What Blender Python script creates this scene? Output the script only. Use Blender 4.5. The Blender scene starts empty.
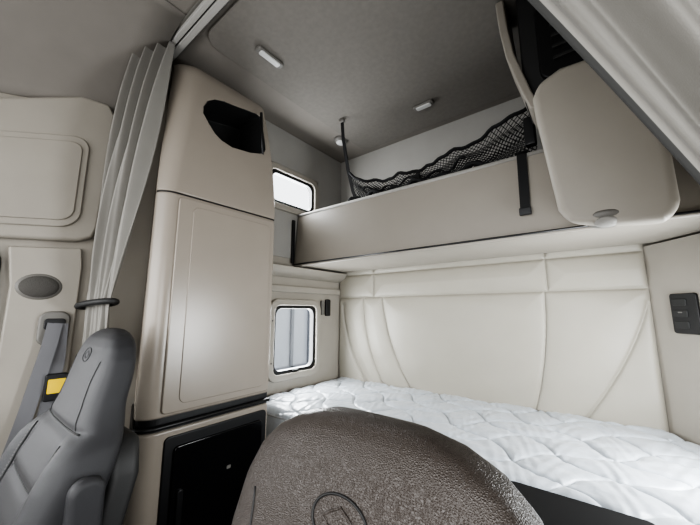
import bpy, bmesh, math, random
from mathutils import Vector, Matrix
random.seed(4)
Z0 = 1.35
scene = bpy.context.scene

# ---------------------------------------------------------------- materials
def mat(name, col, rough=0.6, bscale=0, bstr=0.1, kind='noise', metal=0, var=0.0, vscale=6, coat=0, sheen=0, dist=0.002, spec=0.5):
    m = bpy.data.materials.new(name); m.use_nodes = True
    nt = m.node_tree; b = nt.nodes['Principled BSDF']
    b.inputs['Base Color'].default_value = (*col, 1)
    b.inputs['Roughness'].default_value = rough
    b.inputs['Metallic'].default_value = metal
    b.inputs['Specular IOR Level'].default_value = spec
    if coat: b.inputs['Coat Weight'].default_value = coat
    if sheen: b.inputs['Sheen Weight'].default_value = sheen
    tc = nt.nodes.new('ShaderNodeTexCoord')
    if var:
        n = nt.nodes.new('ShaderNodeTexNoise'); n.inputs['Scale'].default_value = vscale; n.inputs['Detail'].default_value = 4
        r = nt.nodes.new('ShaderNodeValToRGB')
        r.color_ramp.elements[0].position = 0.3; r.color_ramp.elements[1].position = 0.7
        r.color_ramp.elements[0].color = (*[c*(1-var) for c in col], 1)
        r.color_ramp.elements[1].color = (*[min(1, c*(1+var)) for c in col], 1)
        nt.links.new(tc.outputs['Object'], n.inputs['Vector']); nt.links.new(n.outputs['Fac'], r.inputs['Fac'])
        nt.links.new(r.outputs['Color'], b.inputs['Base Color'])
    if bscale:
        if kind == 'noise':
            t = nt.nodes.new('ShaderNodeTexNoise'); t.inputs['Scale'].default_value = bscale; t.inputs['Detail'].default_value = 3; o = t.outputs['Fac']
        else:
            t = nt.nodes.new('ShaderNodeTexVoronoi'); t.inputs['Scale'].default_value = bscale
            t.feature = 'DISTANCE_TO_EDGE' if kind == 'edge' else 'F1'; o = t.outputs['Distance']
        bp = nt.nodes.new('ShaderNodeBump'); bp.inputs['Strength'].default_value = bstr; bp.inputs['Distance'].default_value = dist
        nt.links.new(tc.outputs['Object'], t.inputs['Vector']); nt.links.new(o, bp.inputs['Height'])
        nt.links.new(bp.outputs['Normal'], b.inputs['Normal'])
    return m

M_wall = mat('beige_plastic', (0.345,0.32,0.28), 0.5, 600, 0.15, var=0.03)
M_cab = mat('cabinet_laminate', (0.30,0.267,0.228), 0.27, 500, 0.08, var=0.02)
M_bunk = mat('bunk_panel', (0.31,0.285,0.25), 0.42, 500, 0.1, var=0.02)
M_pad = mat('beige_vinyl', (0.35,0.33,0.283), 0.38, 700, 0.2, 'cell', var=0.02)
M_ceil = mat('headliner_fabric', (0.20,0.187,0.17), 0.85, 900, 0.4, var=0.05, vscale=40)
M_ceil2 = mat('headliner_edge', (0.225,0.208,0.188), 0.8, 900, 0.3, var=0.04)
M_lin = mat('upper_wall_lining', (0.33,0.32,0.30), 0.8, 900, 0.3, var=0.03)
M_curt = mat('curtain_fabric', (0.25,0.24,0.22), 0.75, 350, 0.25, sheen=0.12, var=0.03)
M_curtd = mat('curtain_lining', (0.05,0.05,0.048), 0.8)
M_seat = mat('seat_leather', (0.044,0.036,0.031), 0.38, 520, 0.7, 'edge', dist=0.0015, spec=0.45)
M_seatg = mat('seat_leather_grey', (0.042,0.042,0.045), 0.45, 520, 0.6, 'edge', dist=0.0014, spec=0.35)
M_seam = mat('seam_thread', (0.010,0.010,0.010), 0.6)
M_stitch = mat('stitch_thread', (0.20,0.195,0.19), 0.7)
M_blk = mat('black_plastic', (0.012,0.012,0.013), 0.4, 400, 0.1)
M_gloss = mat('black_gloss', (0.008,0.008,0.009), 0.12)
M_matblk = mat('matte_black', (0.008,0.008,0.009), 0.7, 400, 0.1, spec=0.3)
M_dark = mat('dark_grey_plastic', (0.03,0.03,0.03), 0.55, 300, 0.2)
M_cord = mat('net_cord', (0.010,0.010,0.011), 0.8)
M_belt = mat('belt_webbing', (0.17,0.17,0.18), 0.7, 500, 0.4)
M_yel = mat('yellow_label', (0.85,0.60,0.02), 0.5)
M_white = mat('lamp_lens', (0.6,0.6,0.59), 0.25)
M_grey = mat('grey_plastic', (0.17,0.163,0.15), 0.45)
M_alu = mat('rail_metal', (0.42,0.41,0.39), 0.4)
M_floor = mat('floor_vinyl', (0.06,0.058,0.055), 0.6, 120, 0.3, var=0.15)
M_snow = mat('pale_ground', (0.30,0.31,0.33), 0.9, 3, 0.3, var=0.2)
M_trail = mat('white_trailer_paint', (0.40,0.42,0.45), 0.4, var=0.02)
M_rib = mat('trailer_rib_grey', (0.18,0.19,0.21), 0.4)
M_tree = mat('distant_treeline', (0.05,0.06,0.05), 0.9, 3, 1.0, var=0.4, dist=0.3)
M_speak = mat('speaker_grille', (0.085,0.08,0.073), 0.6, 350, 0.9, 'cell')
M_matt = mat('mattress_fabric', (0.475,0.51,0.55), 0.34, 34, 0.6, var=0.07, vscale=26, dist=0.004, sheen=0.15)
M_matts = mat('mattress_side', (0.40,0.41,0.42), 0.6, 200, 0.2)

def glassmat():
    m = bpy.data.materials.new('window_glass'); m.use_nodes = True
    nt = m.node_tree; nt.nodes.clear()
    o = nt.nodes.new('ShaderNodeOutputMaterial'); mx = nt.nodes.new('ShaderNodeMixShader')
    t = nt.nodes.new('ShaderNodeBsdfTransparent'); g = nt.nodes.new('ShaderNodeBsdfGlossy')
    g.inputs['Roughness'].default_value = 0.02; mx.inputs[0].default_value = 0.07
    nt.links.new(t.outputs[0], mx.inputs[1]); nt.links.new(g.outputs[0], mx.inputs[2]); nt.links.new(mx.outputs[0], o.inputs[0])
    return m
M_glass = glassmat()

# ---------------------------------------------------------------- helpers
def new_obj(name, verts, faces, m, smooth=False, mats=None, idx=None):
    me = bpy.data.meshes.new(name)
    me.from_pydata([tuple(v) for v in verts], [], faces)
    me.materials.append(m)
    if mats:
        for k in mats: me.materials.append(k)
    if idx:
        for p, i in zip(me.polygons, idx): p.material_index = i
    bm = bmesh.new(); bm.from_mesh(me); bmesh.ops.recalc_face_normals(bm, faces=bm.faces); bm.to_mesh(me); bm.free()
    if smooth:
        for p in me.polygons: p.use_smooth = True
    ob = bpy.data.objects.new(name, me); scene.collection.objects.link(ob)
    return ob

def bevel(ob, w, seg=3):
    b = ob.modifiers.new('bev', 'BEVEL'); b.width = w; b.segments = seg; b.limit_method = 'ANGLE'; b.angle_limit = math.radians(40)
    for p in ob.data.polygons: p.use_smooth = True
    wn = ob.modifiers.new('wn', 'WEIGHTED_NORMAL'); wn.keep_sharp = True
    return ob

def box(name, x0,x1,y0,y1,z0,z1, m, bv=0.0, seg=3):
    v = [(x,y,z) for x in (x0,x1) for y in (y0,y1) for z in (z0,z1)]
    f = [(0,1,3,2),(4,6,7,5),(0,4,5,1),(2,3,7,6),(0,2,6,4),(1,5,7,3)]
    ob = new_obj(name, v, f, m)
    if bv: bevel(ob, bv, seg)
    return ob

def prism(name, ring, ext, m, bv=0.0, seg=3):
    n = len(ring); e = Vector(ext)
    v = [Vector(p) for p in ring] + [Vector(p)+e for p in ring]
    f = [tuple(range(n)), tuple(range(2*n-1, n-1, -1))] + [(i,(i+1)%n,(i+1)%n+n,i+n) for i in range(n)]
    ob = new_obj(name, v, f, m)
    if bv: bevel(ob, bv, seg)
    return ob

def loft2(name, r0, r1, m, bv=0.0, seg=3):
    n=len(r0); v=[Vector(p) for p in r0]+[Vector(p) for p in r1]
    f = [tuple(range(n)), tuple(range(2*n-1, n-1, -1))] + [(i,(i+1)%n,(i+1)%n+n,i+n) for i in range(n)]
    ob = new_obj(name, v, f, m)
    if bv: bevel(ob, bv, seg)
    return ob

def rrect(a0,a1,b0,b1,r,n=6):
    pts=[]
    for (ca,cb,s) in ((a1-r,b1-r,0),(a0+r,b1-r,90),(a0+r,b0+r,180),(a1-r,b0+r,270)):
        for i in range(n+1):
            t=math.radians(s+90*i/n); pts.append((ca+r*math.cos(t), cb+r*math.sin(t)))
    return pts

def slabX(name, x, dx, y0,y1,z0,z1, r, m, bv=0.004):
    return prism(name, [(x,a,b) for a,b in rrect(y0,y1,z0,z1,r)], (dx,0,0), m, bv)
def slabY(name, y, dy, x0,x1,z0,z1, r, m, bv=0.004):
    return prism(name, [(a,y,b) for a,b in rrect(x0,x1,z0,z1,r)], (0,dy,0), m, bv)
def slabZ(name, z, dz, x0,x1,y0,y1, r, m, bv=0.004):
    return prism(name, [(a,b,z) for a,b in rrect(x0,x1,y0,y1,r)], (0,0,dz), m, bv)

def frame(name, outer, inner, ext, m, bv=0.004):
    n=len(outer); e=Vector(ext)
    o=[Vector(p) for p in outer]; i_=[Vector(p) for p in inner]
    v=o+i_+[p+e for p in o]+[p+e for p in i_]
    f=[]
    for k in range(n):
        j=(k+1)%n
        f += [(k,j,n+j,n+k),(2*n+k,3*n+k,3*n+j,2*n+j),(k,2*n+k,2*n+j,j),(n+k,n+j,3*n+j,3*n+k)]
    ob=new_obj(name,v,f,m)
    if bv: bevel(ob,bv,2)
    return ob

def tube(name, pts, r, m, n=8, closed=False):
    P=[Vector(p) for p in pts]; N=len(P); v=[]; f=[]
    up=None
    for i in range(N):
        if closed: t=(P[(i+1)%N]-P[i-1]).normalized()
        else: t=(P[min(i+1,N-1)]-P[max(i-1,0)]).normalized()
        if up is None:
            up=Vector((0,0,1)) if abs(t.z)<0.9 else Vector((1,0,0))
        s=t.cross(up).normalized(); up=s.cross(t).normalized()
        rr = r[i] if isinstance(r,(list,tuple)) else r
        for k in range(n):
            a=2*math.pi*k/n; v.append(P[i]+s*math.cos(a)*rr+up*math.sin(a)*rr)
    for i in range(N if closed else N-1):
        for k in range(n):
            a=i*n+k; b=i*n+(k+1)%n; j=(i+1)%N
            f.append((a,b,j*n+(k+1)%n,j*n+k))
    if not closed:
        f.append(tuple(range(n))); f.append(tuple(range((N-1)*n,N*n)))
    return new_obj(name,v,f,m,True)

def ribbon(name, pts, w, th, m):
    P=[Vector(p) for p in pts]; W=Vector(w); v=[];f=[]
    for i,p in enumerate(P):
        t=(P[min(i+1,len(P)-1)]-P[max(i-1,0)]).normalized(); nn=t.cross(W).normalized()*th/2
        v+=[p-W/2-nn,p+W/2-nn,p+W/2+nn,p-W/2+nn]
    for i in range(len(P)-1):
        for k in range(4):
            f.append((i*4+k,i*4+(k+1)%4,i*4+4+(k+1)%4,i*4+4+k))
    f.append((0,1,2,3)); b=(len(P)-1)*4; f.append((b,b+1,b+2,b+3))
    return new_obj(name,v,f,m)

def grid(name, fn, nu, nv, m, smooth=True, thick=0):
    v=[fn(i/nu,j/nv) for j in range(nv+1) for i in range(nu+1)]
    f=[(j*(nu+1)+i,j*(nu+1)+i+1,(j+1)*(nu+1)+i+1,(j+1)*(nu+1)+i) for j in range(nv) for i in range(nu)]
    ob=new_obj(name,v,f,m,smooth)
    if thick:
        s=ob.modifiers.new('sol','SOLIDIFY'); s.thickness=thick; s.offset=0
    return ob

def dome(name, c, ax, rx, ry, h, m, n=28):
    a=Vector(ax).normalized(); s=a.cross(Vector((0,0,1)))
    if s.length<0.1: s=Vector((1,0,0))
    s.normalize(); t=a.cross(s); c=Vector(c); v=[];f=[]
    K=6
    for k in range(K):
        q=k/K*math.pi/2
        for i in range(n):
            p=2*math.pi*i/n
            v.append(c+s*rx*math.cos(q)*math.cos(p)+t*ry*math.cos(q)*math.sin(p)+a*h*math.sin(q))
    v.append(c+a*h)
    for k in range(K-1):
        for i in range(n): f.append((k*n+i,k*n+(i+1)%n,(k+1)*n+(i+1)%n,(k+1)*n+i))
    for i in range(n): f.append(((K-1)*n+i,(K-1)*n+(i+1)%n,K*n))
    f.append(tuple(range(n)))
    return new_obj(name,v,f,m,True)

def group(name, loc, kids):
    e=bpy.data.objects.new(name,None); e.empty_display_size=0.05
    scene.collection.objects.link(e); e.location=loc
    for k in kids:
        k.parent=e; k.matrix_parent_inverse=Matrix.Translation(-Vector(loc))
    return e

def wallX(name, x0,x1,y0,y1,z0,z1,holes,m):
    ys=sorted({y0,y1,*[h[0] for h in holes],*[h[1] for h in holes]}); zs=sorted({z0,z1,*[h[2] for h in holes],*[h[3] for h in holes]})
    v=[];f=[]
    for a,b in zip(ys,ys[1:]):
        for c,d in zip(zs,zs[1:]):
            my,mz=(a+b)/2,(c+d)/2
            if any(h[0]<my<h[1] and h[2]<mz<h[3] for h in holes): continue
            o=len(v); v+=[(x,y,z) for x in (x0,x1) for y in (a,b) for z in (c,d)]
            f+=[tuple(o+i for i in q) for q in [(0,1,3,2),(4,6,7,5),(0,4,5,1),(2,3,7,6),(0,2,6,4),(1,5,7,3)]]
    return new_obj(name,v,f,m)

XL, XR, YB, ZC, ZF = -1.83, 0.42, 2.2, 1.41, -1.35
XI = XL+0.002

# ---------------------------------------------------------------- shell
box('floor', XL-0.06,XR+0.06,-1.3,YB+0.06,ZF-0.05,ZF, M_floor)
holesL=[(1.44,1.885,-0.455,0.055),(1.36,1.84,0.79,1.07),(-0.85,0.075,-0.40,0.22)]
wallX('wall_left', XL-0.06,XL,-1.3,YB+0.06,ZF,ZC+0.1,holesL,M_wall)
holesR=[(1.25,1.70,-0.455,0.055),(-0.85,0.15,-0.40,0.35)]
wallX('wall_right', XR,XR+0.06,-1.3,YB+0.06,ZF,ZC+0.1,holesR,M_wall)
box('wall_back', XL-0.06,XR+0.06,YB,YB+0.06,ZF,ZC+0.1, M_wall)
box('wall_front', XL,XR,-1.3,-1.24,ZF,-0.45, M_wall)
box('ceiling', XL-0.06,XR+0.06,-1.3,YB+0.06,ZC,ZC+0.06, M_ceil2)
wallX('wall_left_lining', XI,XL+0.010,1.12,YB-0.002,0.40,ZC-0.002,[(1.32,1.88,0.75,1.11)],M_lin)
box('wall_back_lining', XL+0.012,XR-0.004,YB-0.010,YB-0.001,0.40,ZC-0.002,M_lin)
def cove(u,v):
    y=-1.22+u*1.77
    a=v*math.pi/2
    fr=max(0,(0.45-y))*0.30
    return Vector((XL+0.004+0.40*(1-math.cos(a)) , y, 1.0-fr+(ZC-0.006-1.0+fr)*math.sin(a)))
grid('headliner_cove', cove, 12, 14, M_ceil2, True, 0.006)
slabZ('headliner_panel', ZC-0.014,0.0125,-1.50,0.34,0.66,2.13,0.10,M_ceil,0.005)
prism('wall_corner', [(0.21,YB-0.001,-0.75),(XR-0.001,1.885,-0.75),(XR-0.001,YB-0.001,-0.75)], (0,0,1.08), M_wall)

# padded back wall
def q(a,b,c,n=24):
    return [( (1-t)**2*a[0]+2*t*(1-t)*b[0]+t*t*c[0], (1-t)**2*a[1]+2*t*(1-t)*b[1]+t*t*c[1]) for t in [i/n for i in range(n+1)]]
seams=[[(-1.83,0.117),(0.21,0.117)],[(-1.83,0.31),(0.21,0.31)],[(-1.454,0.117),(-1.454,0.4)],[(-0.227,0.117),(-0.227,0.4)],
 q((-1.375,0.117),(-1.34,-0.30),(-1.10,-0.62)), q((-1.56,0.117),(-1.56,-0.30),(-1.34,-0.62)), q((-1.78,0.05),(-1.75,-0.32),(-1.50,-0.62)),
 q((-0.245,0.117),(-0.25,-0.3),(-0.36,-0.62)), q((0.20,0.05),(0.12,-0.25),(-0.14,-0.62)) ]
segs=[]
for s in seams:
    for a,b in zip(s,s[1:]): segs.append((a[0],a[1],b[0],b[1]))
def dseg(x,z,s):
    ax,az,bx,bz=s; dx,dz=bx-ax,bz-az; L=dx*dx+dz*dz
    if L==0: return 9
    t=max(0,min(1,((x-ax)*dx+(z-az)*dz)/L)); return math.hypot(x-ax-t*dx,z-az-t*dz)
def padf(u,v):
    x=-1.828+u*2.036; z=-0.60+v*0.975
    d=min(dseg(x,z,s) for s in segs)
    d2=min(x+1.83,0.21-x,)
    h=0.004+0.013*(1-math.exp(-d/0.005))+0.018*(1-math.exp(-d/0.06))
    h+=0.0014*math.sin(9*x+4*math.sin(7*z))
    h*=(1-math.exp(-max(d2,0)/0.01))
    return Vector((x,YB-0.001-h,z))
grid('back_wall_padding', padf, 420, 200, M_pad)

# ---------------------------------------------------------------- windows
def window(name, y0,y1,z0,z1, r, panes):
    k=[]
    o=[(XI,a,b) for a,b in rrect(y0-0.035,y1+0.035,z0-0.035,z1+0.035,r+0.03)]
    i_=[(XI,a,b) for a,b in rrect(y0+0.012,y1-0.012,z0+0.012,z1-0.012,r)]
    k.append(frame('trim_ring',o,i_,(0.026,0,0),M_wall,0.008))
    o=[(XL-0.03,a,b) for a,b in rrect(y0+0.001,y1-0.001,z0+0.001,z1-0.001,r)]
    i_=[(XL-0.03,a,b) for a,b in rrect(y0+0.035,y1-0.035,z0+0.035,z1-0.035,r)]
    k.append(frame('rubber_seal',o,i_,(0.04,0,0),M_blk,0.004))
    k.append(box('pane',XL-0.045,XL-0.042,y0+0.001,y1-0.001,z0+0.001,z1-0.001,M_glass))
    if panes: 
        k.append(box('latch',XL+0.0,XL+0.02,(y0+y1)/2-0.03,(y0+y1)/2+0.03,z0+0.012,z0+0.03,M_blk,0.004))
        for zz in (z0+0.1,z1-0.12): k.append(dome('screw',(XL+0.026,y0-0.010,zz),(1,0,0),0.007,0.007,0.004,M_blk,12))
    group(name,(XL,(y0+y1)/2,(z0+z1)/2),k)
window('window_1',1.44,1.885,-0.455,0.055,0.05,True)
window('window_2',1.36,1.84,0.79,1.07,0.05,False)
k=[frame('seal',[(XI,a,b) for a,b in rrect(-0.9,0.12,-0.45,0.27,0.09)],[(XI,a,b) for a,b in rrect(-0.84,0.06,-0.39,0.21,0.08)],(0.025,0,0),M_dark,0.01)]
group('window_3',(XL,-0.4,-0.1),k)
k=[frame('seal',[(XR-0.025,a,b) for a,b in rrect(-0.9,0.2,-0.45,0.40,0.09)],[(XR-0.025,a,b) for a,b in rrect(-0.84,0.14,-0.39,0.34,0.08)],(0.023,0,0),M_dark,0.01)]
group('window_4',(XR,-0.4,-0.1),k)

# side ledge under bunk at left wall
prism('trim_1',[(XI,1.12,0.25),(XL+0.07,1.12,0.28),(XL+0.10,1.12,0.325),(XI,1.12,0.325)],(0,1.06,0),M_wall,0.008)
box('trim_2',XI,XL+0.03,1.12,2.17,0.14,0.19,M_wall,0.01)
slabX('wall_switch',XI,0.02,1.99,2.045,-0.04,0.10,0.012,M_blk)
slabX('wall_switch.001',XI,0.02,1.935,1.965,-0.03,0.09,0.01,M_grey)

# ---------------------------------------------------------------- sleeper cabinet (left)
XC=-1.40
def prof(xi,yf,z,r=0.07,ya=1.10,n=8):
    p=[(XI,ya,z),(xi,ya,z)]
    for i in range(n+1):
        a=math.radians(72)*i/n
        p.append((xi-r+r*math.cos(a), yf+r-r*math.sin(a), z))
    x9,y9=p[-1][0],p[-1][1]
    p.append((XI,y9+(x9-XI)*0.33,z)); return p
kids=[]
kids.append(prism('body_middle', prof(XC,0.50,-0.42),(0,0,0.93),M_cab,0.012))
kids.append(prism('body_lower', prof(XC,0.50,ZF+0.001),(0,0,-0.47-ZF),M_cab,0.01))
kids.append(prism('gap_band', prof(XC-0.012,0.512,-0.475),(0,0,0.06),M_blk))
lp=[(p[0]+0.004,p[1]-0.004 if p[1]<0.6 else p[1],-0.452) for p in prof(XC,0.50,-0.455)[1:]]
kids.append(tube('lip',lp,0.009,M_blk))
kids.append(prism('seam_band', prof(XC-0.006,0.506,0.505),(0,0,0.02),M_blk))
rings=[]; N=16
for i in range(N+1):
    t=i/N; z=0.515+t*0.80
    xi=XC-0.17*t**1.6; yf=0.50+0.10*t**1.5
    if t>0.93: xi-=0.02*((t-.93)/.07)**2*1.5
    rings.append(prof(xi,yf,z,0.07+0.06*t))
n=len(rings[0]); v=[p for r in rings for p in r]; f=[]
for i in range(N):
    for k2 in range(n): f.append((i*n+k2,i*n+(k2+1)%n,(i+1)*n+(k2+1)%n,(i+1)*n+k2))
f.append(tuple(range(n))); f.append(tuple(range(N*n,(N+1)*n)))
up=new_obj('body_upper',v,f,M_cab,False,mats=[M_dark])
opening=[(0.715,0.94),(0.690,0.985),(0.695,1.03),(0.72,1.08),(0.76,1.115),(0.82,1.14),(1.040,1.185),(1.060,1.18),(1.068,1.155),(1.062,0.95),(1.05,0.925),(1.02,0.90),(0.95,0.875),(0.84,0.857),(0.78,0.87),(0.745,0.895)]
cut=prism('cutter',[(-1.76,a,b) for a,b in opening],(0.5,0,0),M_cab); cut.data.materials.append(M_dark)
for p in cut.data.polygons: p.material_index=1
bo=up.modifiers.new('b','BOOLEAN'); bo.object=cut; bo.operation='DIFFERENCE'; bo.solver='EXACT'
dg=bpy.context.evaluated_depsgraph_get(); me=bpy.data.meshes.new_from_object(up.evaluated_get(dg))
up.modifiers.clear(); up.data=me; bpy.data.objects.remove(cut)
bevel(up,0.010,3)
kids.append(up)
kids.append(tube('cubby_post',[(-1.455,1.035,0.90),(-1.49,1.04,1.18)],0.008,M_blk))
kids.append(slabX('door',XC,0.010,0.578,1.092,-0.405,0.495,0.02,M_cab,0.005))
kids.append(slabX('door_inset',XC+0.008,0.006,0.64,1.065,-0.375,0.465,0.03,M_cab,0.005))
kids.append(slabX('fridge_surround',XC-0.004,0.012,0.60,1.085,-1.12,-0.495,0.02,M_blk,0.004))
kids.append(slabX('fridge_door',XC+0.006,0.012,0.635,1.055,-1.09,-0.535,0.02,M_gloss,0.005))
kids.append(slabX('fridge_handle',XC+0.015,0.012,0.655,0.68,-0.92,-0.70,0.01,M_blk,0.004))
kids.append(slabX('fridge_label',XC+0.0175,0.0015,0.87,0.89,-0.70,-0.685,0.003,M_grey,0.0))
group('sleeper_cabinet',(-1.6,0.8,ZF),kids)

# ---------------------------------------------------------------- lower bunk + mattress
k=[box('base',XL+0.004,XR-0.004,1.26,YB-0.01,ZF+0.001,-0.78,M_dark,0.005),
   box('front_fascia',XL+0.43,XR-0.004,1.19,1.23,ZF+0.001,-0.66,M_blk,0.01)]
group('lower_bunk',(-0.7,1.7,ZF),k)
def mxr(y): return min(XR-0.01,0.195+0.667*(2.2-y))-0.004
YM0,YM1=1.235,2.168; MX0=XL+0.01; ZT=-0.553
def quilt(x,y):
    p=0.30
    a=(x*0.95+y*1.25)/p+0.15*math.sin(2*math.pi*(x-y)/p*0.5); b=(x*0.95-y*1.25)/p+0.15*math.sin(2*math.pi*(x+y)/p*0.5)
    g=min(abs(math.sin(math.pi*a)),abs(math.sin(math.pi*b)))
    return 0.009*(1-math.exp(-g/0.07))+0.013*(1-math.exp(-g/0.5))
def wr(x,y):
    return 0.0014*math.sin(31*x+9*math.sin(9*y))+0.0013*math.sin(47*y+8*math.sin(17*x))+0.001*math.sin(80*x+60*y+5*math.sin(22*x))
def mf(u,v):
    y=YM0+max(0,(v-0.14)/0.86)*(YM1-YM0); x=MX0+u*(mxr(y)-MX0)
    if v<0.14:
        s=v/0.14; return Vector((x,YM0+0.0,-0.77+(ZT-0.035+0.77)*s))
    d=min(y-YM0,0.05)/0.05
    z=ZT-0.019+ (0.0 if d>=1 else -0.018*(1-d)**2)+quilt(x,y)+wr(x,y)
    dx=min(x-MX0,mxr(y)-x,0.05)/0.05; z-=0.015*(1-max(dx,0))**2
    return Vector((x,y,z))
mt=grid('top',mf,560,320,M_matt)
k=[mt,box('core',MX0+0.004,0.2,YM0+0.006,YM1,-0.775,ZT-0.06,M_matts,0.01),
   tube('piping',[(MX0+i/40*(mxr(YM0)-MX0),YM0-0.001,ZT-0.037) for i in range(41)],0.005,M_matts)]
group('mattress',(-0.8,1.7,-0.66),k)

# black fold-out table in front of the bunk
k=[slabZ('top',-0.570,0.025,-0.29,0.07,0.80,1.215,0.025,M_matblk,0.006),
   box('upright',-0.13,-0.07,0.98,1.04,ZF+0.02,-0.571,M_blk,0.008),
   box('foot',-0.25,0.05,0.86,1.15,ZF+0.001,ZF+0.03,M_blk,0.01)]
group('fold_out_table',(-0.1,1.0,ZF),k)

# ---------------------------------------------------------------- upper bunk
k=[]
k.append(prism('front_panel',[(XL+0.014,1.615,0.335),(XL+0.014,1.65,0.745),(XL+0.014,1.69,0.745),(XL+0.014,1.66,0.335)],(2.22,0,0),M_bunk,0.012))
k.append(box('underside',XL+0.014,XR-0.012,1.64,2.165,0.34,0.40,M_wall,0.01))
k.append(tube('lower_trim',[(XL+0.02,1.612,0.352),(XR-0.02,1.612,0.352)],0.005,M_blk))
k.append(tube('top_trim',[(XL+0.02,1.655,0.748),(XR-0.02,1.655,0.748)],0.012,M_lin))
k.append(box('upper_mattress',XL+0.03,XR-0.03,1.70,2.165,0.405,0.69,M_matts,0.03))
k.append(box('end_bracket',XL+0.014,XL+0.03,1.59,1.615,0.36,0.70,M_blk,0.004))
k.append(ribbon('strap',[(-0.225,1.70,0.765),(-0.225,1.66,0.775),(-0.225,1.638,0.752),(-0.225,1.625,0.60),(-0.225,1.612,0.46)],(0.042,0,0),0.004,M_blk))
k.append(box('strap_buckle',-0.25,-0.20,1.598,1.616,0.44,0.475,M_blk,0.004))
group('upper_bunk',(-0.7,1.9,0.35),k)

# safety net
TOP=[(-1.33,1.0),(-1.2,0.90),(-1.0,0.865),(-0.8,0.87),(-0.6,0.90),(-0.4,0.955),(-0.16,1.04)]
def interp(T,x):
    for a,b in zip(T,T[1:]):
        if x<=b[0]: 
            t=(x-a[0])/(b[0]-a[0]); t=max(0,t); return a[1]+(b[1]-a[1])*t
    return T[-1][1]
def netp(u,v):
    x=-1.33+u*1.17; zt=interp(TOP,x)-0.012*abs(math.sin(u*19)); zb=0.76
    z=zb+(zt-zb)*v
    y=1.70+0.02*math.sin(u*23+v*3)+0.025*math.sin(v*3.1)
    return Vector((x+0.015*math.sin(v*5+u*9),y,z))
V=[];F=[]
def addtube(pts,r):
    for a,b in zip(pts,pts[1:]):
        t=(b-a); 
        if t.length<1e-5: continue
        t.normalize(); s=t.cross(Vector((0,1,0.1))).normalized(); w=s.cross(t)
        o=len(V)
        for p in (a,b):
            for c in range(4):
                an=c*math.pi/2; V.append(p+s*math.cos(an)*r+w*math.sin(an)*r)
        for c in range(4): F.append((o+c,o+(c+1)%4,o+4+(c+1)%4,o+4+c))
for layer in range(2):
    nd=50; slope=0.16
    for sgn in (1,-1):
        for i in range(-8,nd+8):
            pts=[]
            for j in range(9):
                v_=j/8; u=i/nd+sgn*slope*(v_-0.5)+layer*0.009
                if 0<=u<=1:
                    p=netp(u,v_ if layer==0 else v_*0.8)
                    pts.append(p+Vector((0,0.02*layer,0)))
            if len(pts)>1: addtube(pts,0.0019)
net=new_obj('mesh_cords',V,F,M_cord)
top=[netp(i/60,1.0)+Vector((0,0,0.004*math.sin(i*1.3))) for i in range(61)]
k=[net,tube('top_band',top,0.010,M_cord),tube('bottom_band',[netp(i/40,0.0) for i in range(41)],0.009,M_cord)]
k.append(tube('slack_roll',[netp(i/40*0.8,0.0)+Vector((0,-0.018,0.014+0.016*math.sin(i*0.9))) for i in range(41)],[0.010+0.008*math.sin(i*1.7)**2 for i in range(41)],M_cord))
k.append(tube('slack_fold',[netp(0.1+i/40*0.6,0.5)+Vector((0,-0.015,0.02*math.sin(i*0.7))) for i in range(41)],[0.004+0.006*math.sin(i*1.1)**2 for i in range(41)],M_cord))
k.append(ribbon('ceiling_strap',[(-1.355,1.64,1.385),(-1.36,1.66,1.25),(-1.34,1.69,1.02),(-1.30,1.70,0.84),(-1.27,1.70,0.77)],(0.026,0,0),0.004,M_cord))
k.append(box('strap_anchor',-1.375,-1.335,1.625,1.655,1.37,1.395,M_grey,0.005))
k.append(tube('side_strap',[(-0.17,1.70,1.0),(-0.16,1.69,1.18),(-0.16,1.66,1.39)],0.007,M_cord))
k.append(ribbon('ladder_strap',[netp(0.45,1.0)+Vector((0,-0.01,0)),netp(0.45,0.5)+Vector((0,-0.012,0)),netp(0.45,0)+Vector((0,-0.012,0))],(0.03,0,0),0.003,M_cord))
k.append(box('clasp',-0.83,-0.77,1.66,1.69,0.775,0.82,M_blk,0.008))
k.append(box('clasp_end',-0.21,-0.16,1.66,1.70,0.80,0.95,M_blk,0.01))
group('bunk_safety_net',(-0.8,1.7,0.76),k)

# ---------------------------------------------------------------- right overhead
k=[]
pod=[(-0.078,0.335),(-0.118,0.70),(-0.122,0.78),(-0.10,0.83),(-0.03,0.86),(0.15,0.85),(0.205,0.80),(0.212,0.31),(0.20,0.268),(0.17,0.250),(0.03,0.262),(-0.05,0.285)]
rear=[(a*0.9 if a<0 else a+ (0.03 if a>0.15 else 0), 1.61, b*1.29 if b<0.4 else b*0.99) for a,b in pod]
k.append(loft2('housing',[(a,1.24,b) for a,b in pod],rear,M_wall,0.028,5))
k.append(dome('reading_light',(0.045,1.262,0.29),(0,-0.6,-0.6),0.056,0.034,0.018,M_grey))
k.append(dome('reading_lens',(0.045,1.251,0.278),(0,-0.6,-0.6),0.032,0.020,0.013,M_lin))
group('side_speaker_pod',(0.16,1.42,0.5),k)
k=[]
k.append(box('cubby_box',-0.165,XR-0.01,1.42,1.62,0.87,1.395,M_dark,0.01))
arch=[(-0.125,0.82),(-0.15,0.90),(-0.175,1.0),(-0.20,1.10),(-0.215,1.22),(-0.222,1.32),(-0.225,1.39)]
ao=[(a-0.018,1.385,b) for a,b in arch]+[(a+0.016,1.385,b) for a,b in reversed(arch)]
k.append(prism('arch_trim',ao,(0,0.20,0),M_bunk,0.008,3))
k.append(slabY('pocket',1.40,0.03,-0.10,0.33,0.93,1.30,0.05,M_blk,0.008))
k.append(tube('pocket_elastic',[(-0.08+i*0.04,1.392,1.25+0.01*math.sin(i)) for i in range(11)],0.008,M_cord))
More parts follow.
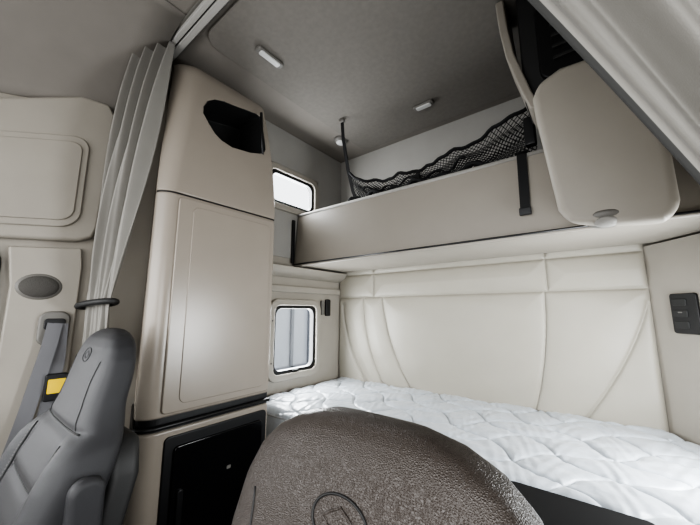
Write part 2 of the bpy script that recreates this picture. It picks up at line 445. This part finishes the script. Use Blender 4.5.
for i in range(4): k.append(box('vent_slat',-0.05,0.1,1.388,1.402,1.00+i*0.05,1.015+i*0.05,M_dark,0.003))
group('overhead_cubby',(0.1,1.5,1.1),k)
d=Vector((0.21,-0.315,0)).normalized(); nrm=Vector((-0.315,-0.21,0)).normalized()
def sw(name,c,w,h,t,m,r=0.012,off=0):
    c=Vector(c)+nrm*off
    return prism(name,[c+d*a+Vector((0,0,b)) for a,b in rrect(-w/2,w/2,-h/2,h/2,r)],nrm*t,m,0.003)
c0=Vector((0.21,2.2,0))+d*0.180
k=[sw('plate',(c0.x,c0.y,-0.01),0.125,0.18,0.012,M_blk,off=0.001),]
for i,zz in enumerate((0.04,-0.01,-0.06)): k.append(sw('button_%d'%i,(c0.x-0.015*d.x,c0.y-0.015*d.y,zz),0.065,0.032,0.006,M_dark,0.005,0.011))
k.append(sw('indicator',(c0.x-0.015*d.x,c0.y-0.015*d.y,-0.005),0.02,0.006,0.002,M_grey,0.002,0.016))
group('control_panel',(c0.x,c0.y,0),k)

# ---------------------------------------------------------------- ceiling lamps / details
def clamp_light(name,x,y,lx,ly):
    k=[slabZ('base',ZC-0.034,0.018,x-lx/2,x+lx/2,y-ly/2,y+ly/2,min(lx,ly)*0.3,M_grey,0.006),
       slabZ('lens',ZC-0.040,0.010,x-lx*0.38,x+lx*0.38,y-ly*0.38,y+ly*0.38,min(lx,ly)*0.25,M_white,0.004)]
    group(name,(x,y,ZC-0.03),k)
clamp_light('ceiling_lamp',-1.30,0.945,0.045,0.17)
clamp_light('ceiling_lamp.001',-0.81,1.85,0.14,0.05)
k=[dome('body',(-1.555,1.87,ZC-0.001),(0,0,-1),0.062,0.062,0.035,M_grey),dome('lens',(-1.555,1.87,ZC-0.022),(0,0,-1),0.042,0.042,0.024,M_white)]
group('spot_lamp',(-1.56,1.86,ZC),k)

# curtain rail
k=[box('track',XL+0.02,XR-0.01,0.56,0.585,ZC-0.035,ZC-0.010,M_alu,0.004),
   box('track_rear',XL+0.02,XR-0.01,0.592,0.625,ZC-0.035,ZC-0.010,M_alu,0.004),
   box('slot',XL+0.02,XR-0.01,0.584,0.593,ZC-0.025,ZC-0.012,M_dark),
   box('flange',XL+0.02,XR-0.01,0.55,0.64,ZC-0.012,ZC-0.004,M_grey,0.003)]
group('curtain_rail',(-0.7,0.59,ZC),k)

# ---------------------------------------------------------------- curtains
def lerp(a,b,t): return a+(b-a)*t
def curtL(u,v):
    vt=0.80
    top=Vector((lerp(-1.735,-1.60,u),lerp(0.475,0.585,u),1.365))
    mid=Vector((lerp(-1.69,-1.33,u),lerp(0.385,0.43,u),0.58))
    tie=Vector((lerp(-1.725,-1.59,u),lerp(0.375,0.425,u),0.03))
    bot=Vector((lerp(-1.725,-1.56,u),lerp(0.385,0.43,u),-0.22))
    if v<vt:
        t=v/vt; p=top*(1-t)**2+mid*2*t*(1-t)+tie*t*t
        amp=0.026*(1-t)+0.050*t*(1-t)*2+0.010*t
    else:
        t=(v-vt)/(1-vt); p=tie.lerp(bot,t); amp=0.012+0.012*t
    w=math.sin(2*math.pi*3.1*u+1.9*math.sin(2.2*v+u)+0.6)+0.45*math.sin(2*math.pi*6.3*u+4*v+1)+0.2*math.sin(2*math.pi*13*u-2*v)
    return p+Vector((0.30,-0.9,0))*amp*w*0.85
grid_l=grid('cloth',curtL,170,80,M_curt,True,0.003)
tl=[Vector((-1.658+0.086*math.cos(a),0.397+0.045*math.sin(a)+0.026*math.cos(a),0.03+0.012*math.cos(a))) for a in [2*math.pi*i/24 for i in range(24)]]
group('curtain',(-1.66,0.5,1.35),[grid_l,tube('tie_band',tl,0.012,M_dark,8,True)])

def curtR(u,v):
    top=Vector((lerp(-0.42,0.385,u),0.585,1.365))
    mid=Vector((lerp(-0.05,0.385,u**0.8),lerp(0.585,0.50,u),0.60))
    tie=Vector((lerp(0.265,0.385,u),0.56,-0.22))
    t=v; p=top*(1-t)**2+mid*2*t*(1-t)+tie*t*t
    amp=0.060*(1-t)+0.026*t
    ph=2*math.pi*3.6*u+1.1*math.sin(3*u+2.4*v)+1.2
    s=math.sin(ph)
    w=math.copysign(abs(s)**0.7,s)+0.30*math.sin(2*math.pi*9.7*u+3*v)
    w*=min(1,u/0.08)
    return p+Vector((0,-1,0))*amp*w
cr=grid('cloth',curtR,220,80,M_curt,True,0.003)
cr.data.materials.append(M_curtd)
for i,p in enumerate(cr.data.polygons):
    if i%220<3: p.material_index=1
k=[cr]
tb=[Vector((0.322+0.080*math.cos(a),0.555+0.06*math.sin(a),-0.2)) for a in [2*math.pi*i/24 for i in range(24)]]
k.append(tube('tie_band',tb,0.012,M_dark,8,True))
group('curtain.001',(0.2,0.58,1.35),k)

# ---------------------------------------------------------------- cab side trim (left)
k=[]
ring=[(-0.70,0.22),(0.10,0.28),(0.33,0.305),(0.385,0.33),(0.40,0.38),(0.415,0.80),(0.415,0.95),(0.385,1.00),(0.28,0.985),(0.14,0.90),(-0.05,0.79),(-0.70,0.58)]
k.append(prism('upper_panel',[(XI,a,b) for a,b in ring],(0.042,0,0),M_wall,0.018,4))
def rr2(y0,y1,i_,r):
    out=[]
    for a,b in rrect(y0,y1,0.365+i_,0.80-i_,r):
        t=(b-0.365)/0.435
        out.append((a,b-(0.33-a)*lerp(0.14,0.36,t)))
    return out
k.append(prism('recess_lip',[(XL+0.040,a,b) for a,b in rr2(-0.45,0.330,0,0.07)],(0.014,0,0),M_wall,0.010,3))
k.append(prism('recess_face',[(XL+0.05,a,b) for a,b in rr2(-0.42,0.305,0.03,0.05)],(0.010,0,0),M_wall,0.008,3))
group('cab_side_panel',(XL,0,0.6),k)
k=[]
k.append(prism('pillar_skin',[(XI,a,b) for a,b in [(0.15,-1.34),(0.15,0.1),(0.13,0.255),(0.355,0.28),(0.365,0.2),(0.365,-1.34)]],(0.020,0,0),M_wall,0.008,3))
k.append(dome('speaker_ring',(XL+0.02,0.235,0.10),(1,0,0),0.073,0.055,0.012,M_grey))
k.append(dome('speaker_mesh',(XL+0.022,0.235,0.10),(1,0,0),0.064,0.047,0.016,M_speak))
group('door_pillar_trim',(XL,0.3,0),k)

# seat belt
k=[slabX('guide_cover',XL+0.024,0.016,0.245,0.345,-0.14,0.0,0.035,M_grey,0.008),
   slabX('guide_slot',XL+0.036,0.010,0.262,0.328,-0.075,-0.03,0.012,M_blk,0.003)]
k.append(ribbon('webbing',[(XL+0.050,0.295,-0.05),(XL+0.058,0.285,-0.14),(XL+0.055,0.245,-0.40),(XL+0.05,0.20,-0.65),(XL+0.05,0.17,-0.9),(XL+0.05,0.16,-1.28)],(0,0.048,-0.008),0.003,M_belt))
k.append(ribbon('webbing_return',[(XL+0.046,0.315,-0.05),(XL+0.045,0.32,-0.2),(XL+0.045,0.30,-0.45),(XL+0.04,0.25,-0.8),(XL+0.04,0.2,-1.28)],(0,0.046,-0.004),0.003,M_belt))
k.append(slabX('tongue',XL+0.06,0.016,0.285,0.355,-0.355,-0.25,0.01,M_blk,0.004))
k.append(slabX('tongue_label',XL+0.0765,0.002,0.293,0.348,-0.325,-0.27,0.004,M_yel,0.0))
k.append(slabX('anchor',XL+0.024,0.05,0.13,0.24,ZF+0.001,ZF+0.1,0.01,M_blk,0.005))
group('seat_belt',(XL,0.28,-0.6),k)

# ---------------------------------------------------------------- seats
LV=[(-0.90,.22,.12,.10),(-0.82,.245,.15,.12),(-0.70,.26,.165,.15),(-0.56,.265,.165,.19),(-0.47,.262,.155,.22),(-0.41,.245,.14,.243),(-0.365,.212,.125,.26),(-0.32,.190,.112,.27),
    (-0.25,.183,.106,.285),(-0.20,.173,.098,.294),(-0.165,.156,.088,.300),(-0.142,.132,.074,.304),(-0.127,.102,.055,.307),(-0.118,.066,.036,.309),(-0.1145,.025,.012,.310)]
def lvl(z):
    zs=[l[0] for l in LV]
    if z<=zs[0]: return LV[0][1:]
    if z>=zs[-1]: return LV[-1][1:]
    i=max(j for j in range(len(zs)) if zs[j]<=z); i=min(i,len(zs)-2)
    t=(z-zs[i])/(zs[i+1]-zs[i])
    out=[]
    for c in (1,2,3):
        p0=LV[max(i-1,0)][c];p1=LV[i][c];p2=LV[i+1][c];p3=LV[min(i+2,len(LV)-1)][c]
        if i>8: out.append(p1+(p2-p1)*t)
        else: out.append(0.5*((2*p1)+(-p0+p2)*t+(2*p0-5*p1+4*p2-p3)*t*t+(-p0+3*p1-3*p2+p3)*t**3))
    return out
def sm(a,b,x):
    t=max(0,min(1,(x-a)/(b-a))); return t*t*(3-2*t)
def bolster(xn,z):
    b=-0.030*sm(0.55,0.8,abs(xn))*sm(-0.36,-0.44,z) 
    b+=0.010*math.exp(-((z+0.375)/0.012)**2)
    for zz in (-0.50,-0.60,-0.70): b+=0.006*math.exp(-((z-zz)/0.012)**2)*(1-sm(0.5,0.6,abs(xn)))
    b+=0.004*math.exp(-((abs(xn)-0.55)/0.04)**2)*sm(-0.36,-0.44,z)
    return b
def seat(name,cx,M,dy=0,dz=0):
    k=[]
    zs=[-0.90+i*0.00625 for i in range(112)]+[-0.203+i*0.006 for i in range(11)]+[-0.136,-0.131,-0.127,-0.1235,-0.121,-0.118,-0.116,-0.1145]
    n=96; v=[];f=[]
    for z in zs:
        hw,th,yc=lvl(z)
        for i in range(n):
            a=2*math.pi*i/n; c,s=math.cos(a),math.sin(a)
            x=hw*math.copysign(abs(c)**0.62,c); y=th/2*math.copysign(abs(s)**0.55,s)
            xn=x/max(hw,1e-4)
            if s<0: y+=bolster(xn,z)*abs(s)**0.3
            v.append((cx+x,yc+y,z))
    N=len(zs)
    for j in range(N-1):
        for i in range(n): f.append((j*n+i,j*n+(i+1)%n,(j+1)*n+(i+1)%n,(j+1)*n+i))
    f.append(tuple(range(n))); f.append(tuple(range((N-1)*n,N*n)))
    br=new_obj('backrest',v,f,M,True); k.append(br)
    def fy(x,z):
        hw,th,yc=lvl(z); xn=min(0.999,abs(x)/hw)
        c=xn**(1/0.62); s=math.sqrt(max(0,1-c*c)); return yc-th/2*s**0.55+bolster(x/hw,z)*s**0.3
    def dashes(nm,pts,r):
        VV=[];FF=[]
        P=[Vector(p) for p in pts]
        for a,b in zip(P,P[1:]):
            L=(b-a).length; m_=max(1,int(L/0.007)); t=(b-a).normalized()
            s=t.cross(Vector((0,1,0))).normalized(); w=s.cross(t)
            for i in range(m_):
                p=a+(b-a)*((i+0.15)/m_); p2=a+(b-a)*((i+0.75)/m_); o=len(VV)
                for pp in (p,p2):
                    for c in range(4):
                        an=c*math.pi/2; VV.append(pp+s*math.cos(an)*r+w*math.sin(an)*r)
                for c in range(4): FF.append((o+c,o+(c+1)%4,o+4+(c+1)%4,o+4+c))
        return new_obj(nm,VV,FF,M_stitch)
    for sx in (-1,1):
        vx=lambda z,o=0: 0.135+0.02*math.sin((z+0.9)*4)+o
        k.append(tube('seam_v',[(cx+sx*vx(z),fy(vx(z),z)-0.0005,z) for z in [-0.86+i*0.0165 for i in range(29)]],0.0026,M_seam,6))
        for o in (-0.007,0.007):
            k.append(dashes('stitch_v',[(cx+sx*vx(z,o),fy(vx(z,o),z)-0.0005,z) for z in [-0.86+i*0.0165 for i in range(29)]],0.0008))
        hx=lambda z,o=0: 0.150-0.03*math.sin((z+0.37)/0.22*3.1)+o
        k.append(tube('seam_h',[(cx+sx*hx(z),fy(hx(z),z)-0.0003,z) for z in [-0.37+i*0.008 for i in range(22)]],0.0014,M_seam,6))
    k.append(tube('seam_cross',[(cx-0.18+i*0.01,fy(-0.18+i*0.01,-0.375)-0.0005,-0.375) for i in range(37)],0.0026,M_seam,6))
    for zz in (-0.50,-0.60,-0.70):
        k.append(tube('seam_panel',[(cx-0.13+i*0.01,fy(-0.13+i*0.01,zz)-0.0003,zz) for i in range(27)],0.0018,M_seam,6))
    zc=-0.192
    k.append(tube('badge_ring',[(cx+0.032*math.cos(a),fy(0.032*math.cos(a),zc+0.020*math.sin(a))-0.0004,zc+0.020*math.sin(a)) for a in [2*math.pi*i/40 for i in range(40)]],0.0014,M_seam,6,True))
    k.append(tube('badge_mark',[(cx+dx,fy(dx,zc+dz_)-0.0004,zc+dz_) for dx,dz_ in ((-0.020,0),(-0.010,0.006),(0,0.011),(0.010,0.006),(0.020,0),(0.010,-0.006),(0,-0.011),(-0.010,-0.006))],0.0013,M,6,True))
    k.append(box('cushion',cx-0.26,cx+0.26,-0.36,0.14,-1.00,-0.86,M,0.05,5))
    k.append(box('cushion_base',cx-0.24,cx+0.24,-0.33,0.2,-1.07,-0.985,M_dark,0.02))
    for sx in (-1,1):
        xa=cx+sx*0.290
        pr=[(xa-0.020,a,b) for a,b in rrect(0.175,0.245,-0.84,-0.44,0.032)]
        k.append(prism('armrest',pr,(0.040,0,0),M,0.015,4))
        k.append(tube('armrest_pivot',[(cx+sx*0.24,0.22,-0.80),(xa+sx*0.03,0.22,-0.80)],0.020,M_dark,12))
    k.append(prism('rear_shell',[(cx-0.20,0.275,-0.40),(cx+0.20,0.275,-0.40),(cx+0.262,0.26,-0.48),(cx+0.262,0.17,-0.88),(cx-0.262,0.17,-0.88),(cx-0.262,0.26,-0.48)],(0,0.075,0),M_dark,0.025,4))
    for o in k: o.data.transform(Matrix.Translation((0,dy,dz)))
    k.append(prism('pedestal',[(cx-0.20,-0.25,-1.05+dz),(cx+0.20,-0.25,-1.05+dz),(cx+0.20,0.18,-1.05+dz),(cx-0.20,0.18,-1.05+dz)],(0,0,ZF+0.001+1.05-dz),M_dark,0.02))
    group(name,(cx,0,ZF),k)
seat('driver_seat',-0.207,M_seat)
seat('passenger_seat',-1.26,M_seatg,0.045,0.06)

# ---------------------------------------------------------------- outside
new_obj('ground',[(-40,-40,-2.6),(40,-40,-2.6),(40,40,-2.6),(-40,40,-2.6)],[(0,1,2,3)],M_snow)
k=[box('side',-5.2,-5.1,2.0,12,-1.2,1.3,M_trail)]
for i in range(20): k.append(box('rib',-5.1,-5.05,2.0+i*0.5,2.07+i*0.5,-1.15,1.25,M_rib,0.005))
k.append(box('sill',-5.1,-5.05,2.0,12,-1.25,-1.1,M_rib))
for yy in (3.0,10.0):
    k.append(box('leg',-5.23,-5.13,yy,yy+0.15,-2.6,-1.2,M_rib))
group('parked_trailer',(-5.15,6,-2.6),k)
tv=[];tf=[];TN=80
for i in range(TN+1):
    y=-30+i*0.9; h=4.0+1.2*math.sin(i*1.7)+0.9*math.sin(i*3.9)
    tv+=[(-34,y,-2.59),(-34,y,h-1.0),(-33+math.sin(i*2.2),y,-2.59)]
for i in range(TN):
    tf+=[(i*3,i*3+3,i*3+4,i*3+1),(i*3+2,i*3+1,i*3+4,i*3+5)]
new_obj('treeline',tv,tf,M_tree)

# dashboard (behind the camera)
k=[prism('top',[(XL+0.01,-1.23,-0.42),(XL+0.01,-0.85,-0.47),(XL+0.01,-0.80,-0.62),(XL+0.01,-0.95,-1.0),(XL+0.01,-1.23,-1.0)],(2.22,0,0),M_dark,0.02)]
group('dashboard',(-0.7,-1.0,-0.8),k)

# ---------------------------------------------------------------- lights
w=bpy.data.worlds.new('World'); scene.world=w; w.use_nodes=True
bg=w.node_tree.nodes['Background']; bg.inputs[0].default_value=(0.93,0.97,1.0,1); bg.inputs[1].default_value=2.4
def area(name,loc,rot,sx,sy,p,col=(1,1,1)):
    l=bpy.data.lights.new(name,'AREA'); l.shape='RECTANGLE'; l.size=sx; l.size_y=sy; l.energy=p; l.color=col
    o=bpy.data.objects.new(name,l); scene.collection.objects.link(o); o.location=loc; o.rotation_euler=rot; return o
R=math.radians
area('windshield_daylight',(-0.7,-1.22,0.15),(R(86),0,R(0)),2.0,0.8,28,(1,0.985,0.965))
area('door_window_daylight',(XR+0.03,-0.35,0.0),(0,R(90),0),0.75,0.9,10,(1,1,1))
area('passenger_window_daylight',(XL-0.03,-0.35,-0.1),(0,R(-90),0),0.6,0.8,5,(1,1,1))
area('sleeper_window_daylight',(XR+0.03,1.475,-0.2),(0,R(90),0),0.5,0.43,19,(0.95,0.98,1))
area('sleeper_window_daylight_left',(XL-0.03,1.66,-0.2),(0,R(-90),0),0.48,0.42,14,(0.95,0.98,1))
area('bunk_window_daylight_left',(XL-0.03,1.6,0.93),(0,R(-90),0),0.26,0.45,10,(0.95,0.98,1))

# ---------------------------------------------------------------- camera
cam=bpy.data.cameras.new('camera'); co=bpy.data.objects.new('camera',cam); scene.collection.objects.link(co)
cam.sensor_width=36; cam.lens=36*315/700; cam.clip_start=0.02
co.location=(0,0,0); co.rotation_euler=(R(98.8),0,R(38))
scene.camera=co

for ob in list(scene.objects):
    if ob.type=='MESH' and ob.data.users==1:
        vs=ob.data.vertices
        c=sum((v.co for v in vs),Vector())/len(vs)
        ob.data.transform(Matrix.Translation(-c)); ob.location=c
for ob in scene.objects:
    if ob.parent is None: ob.location.z+=Z0
try:
    scene.view_settings.look='AgX - High Contrast'
except Exception as ex: print('look',ex)
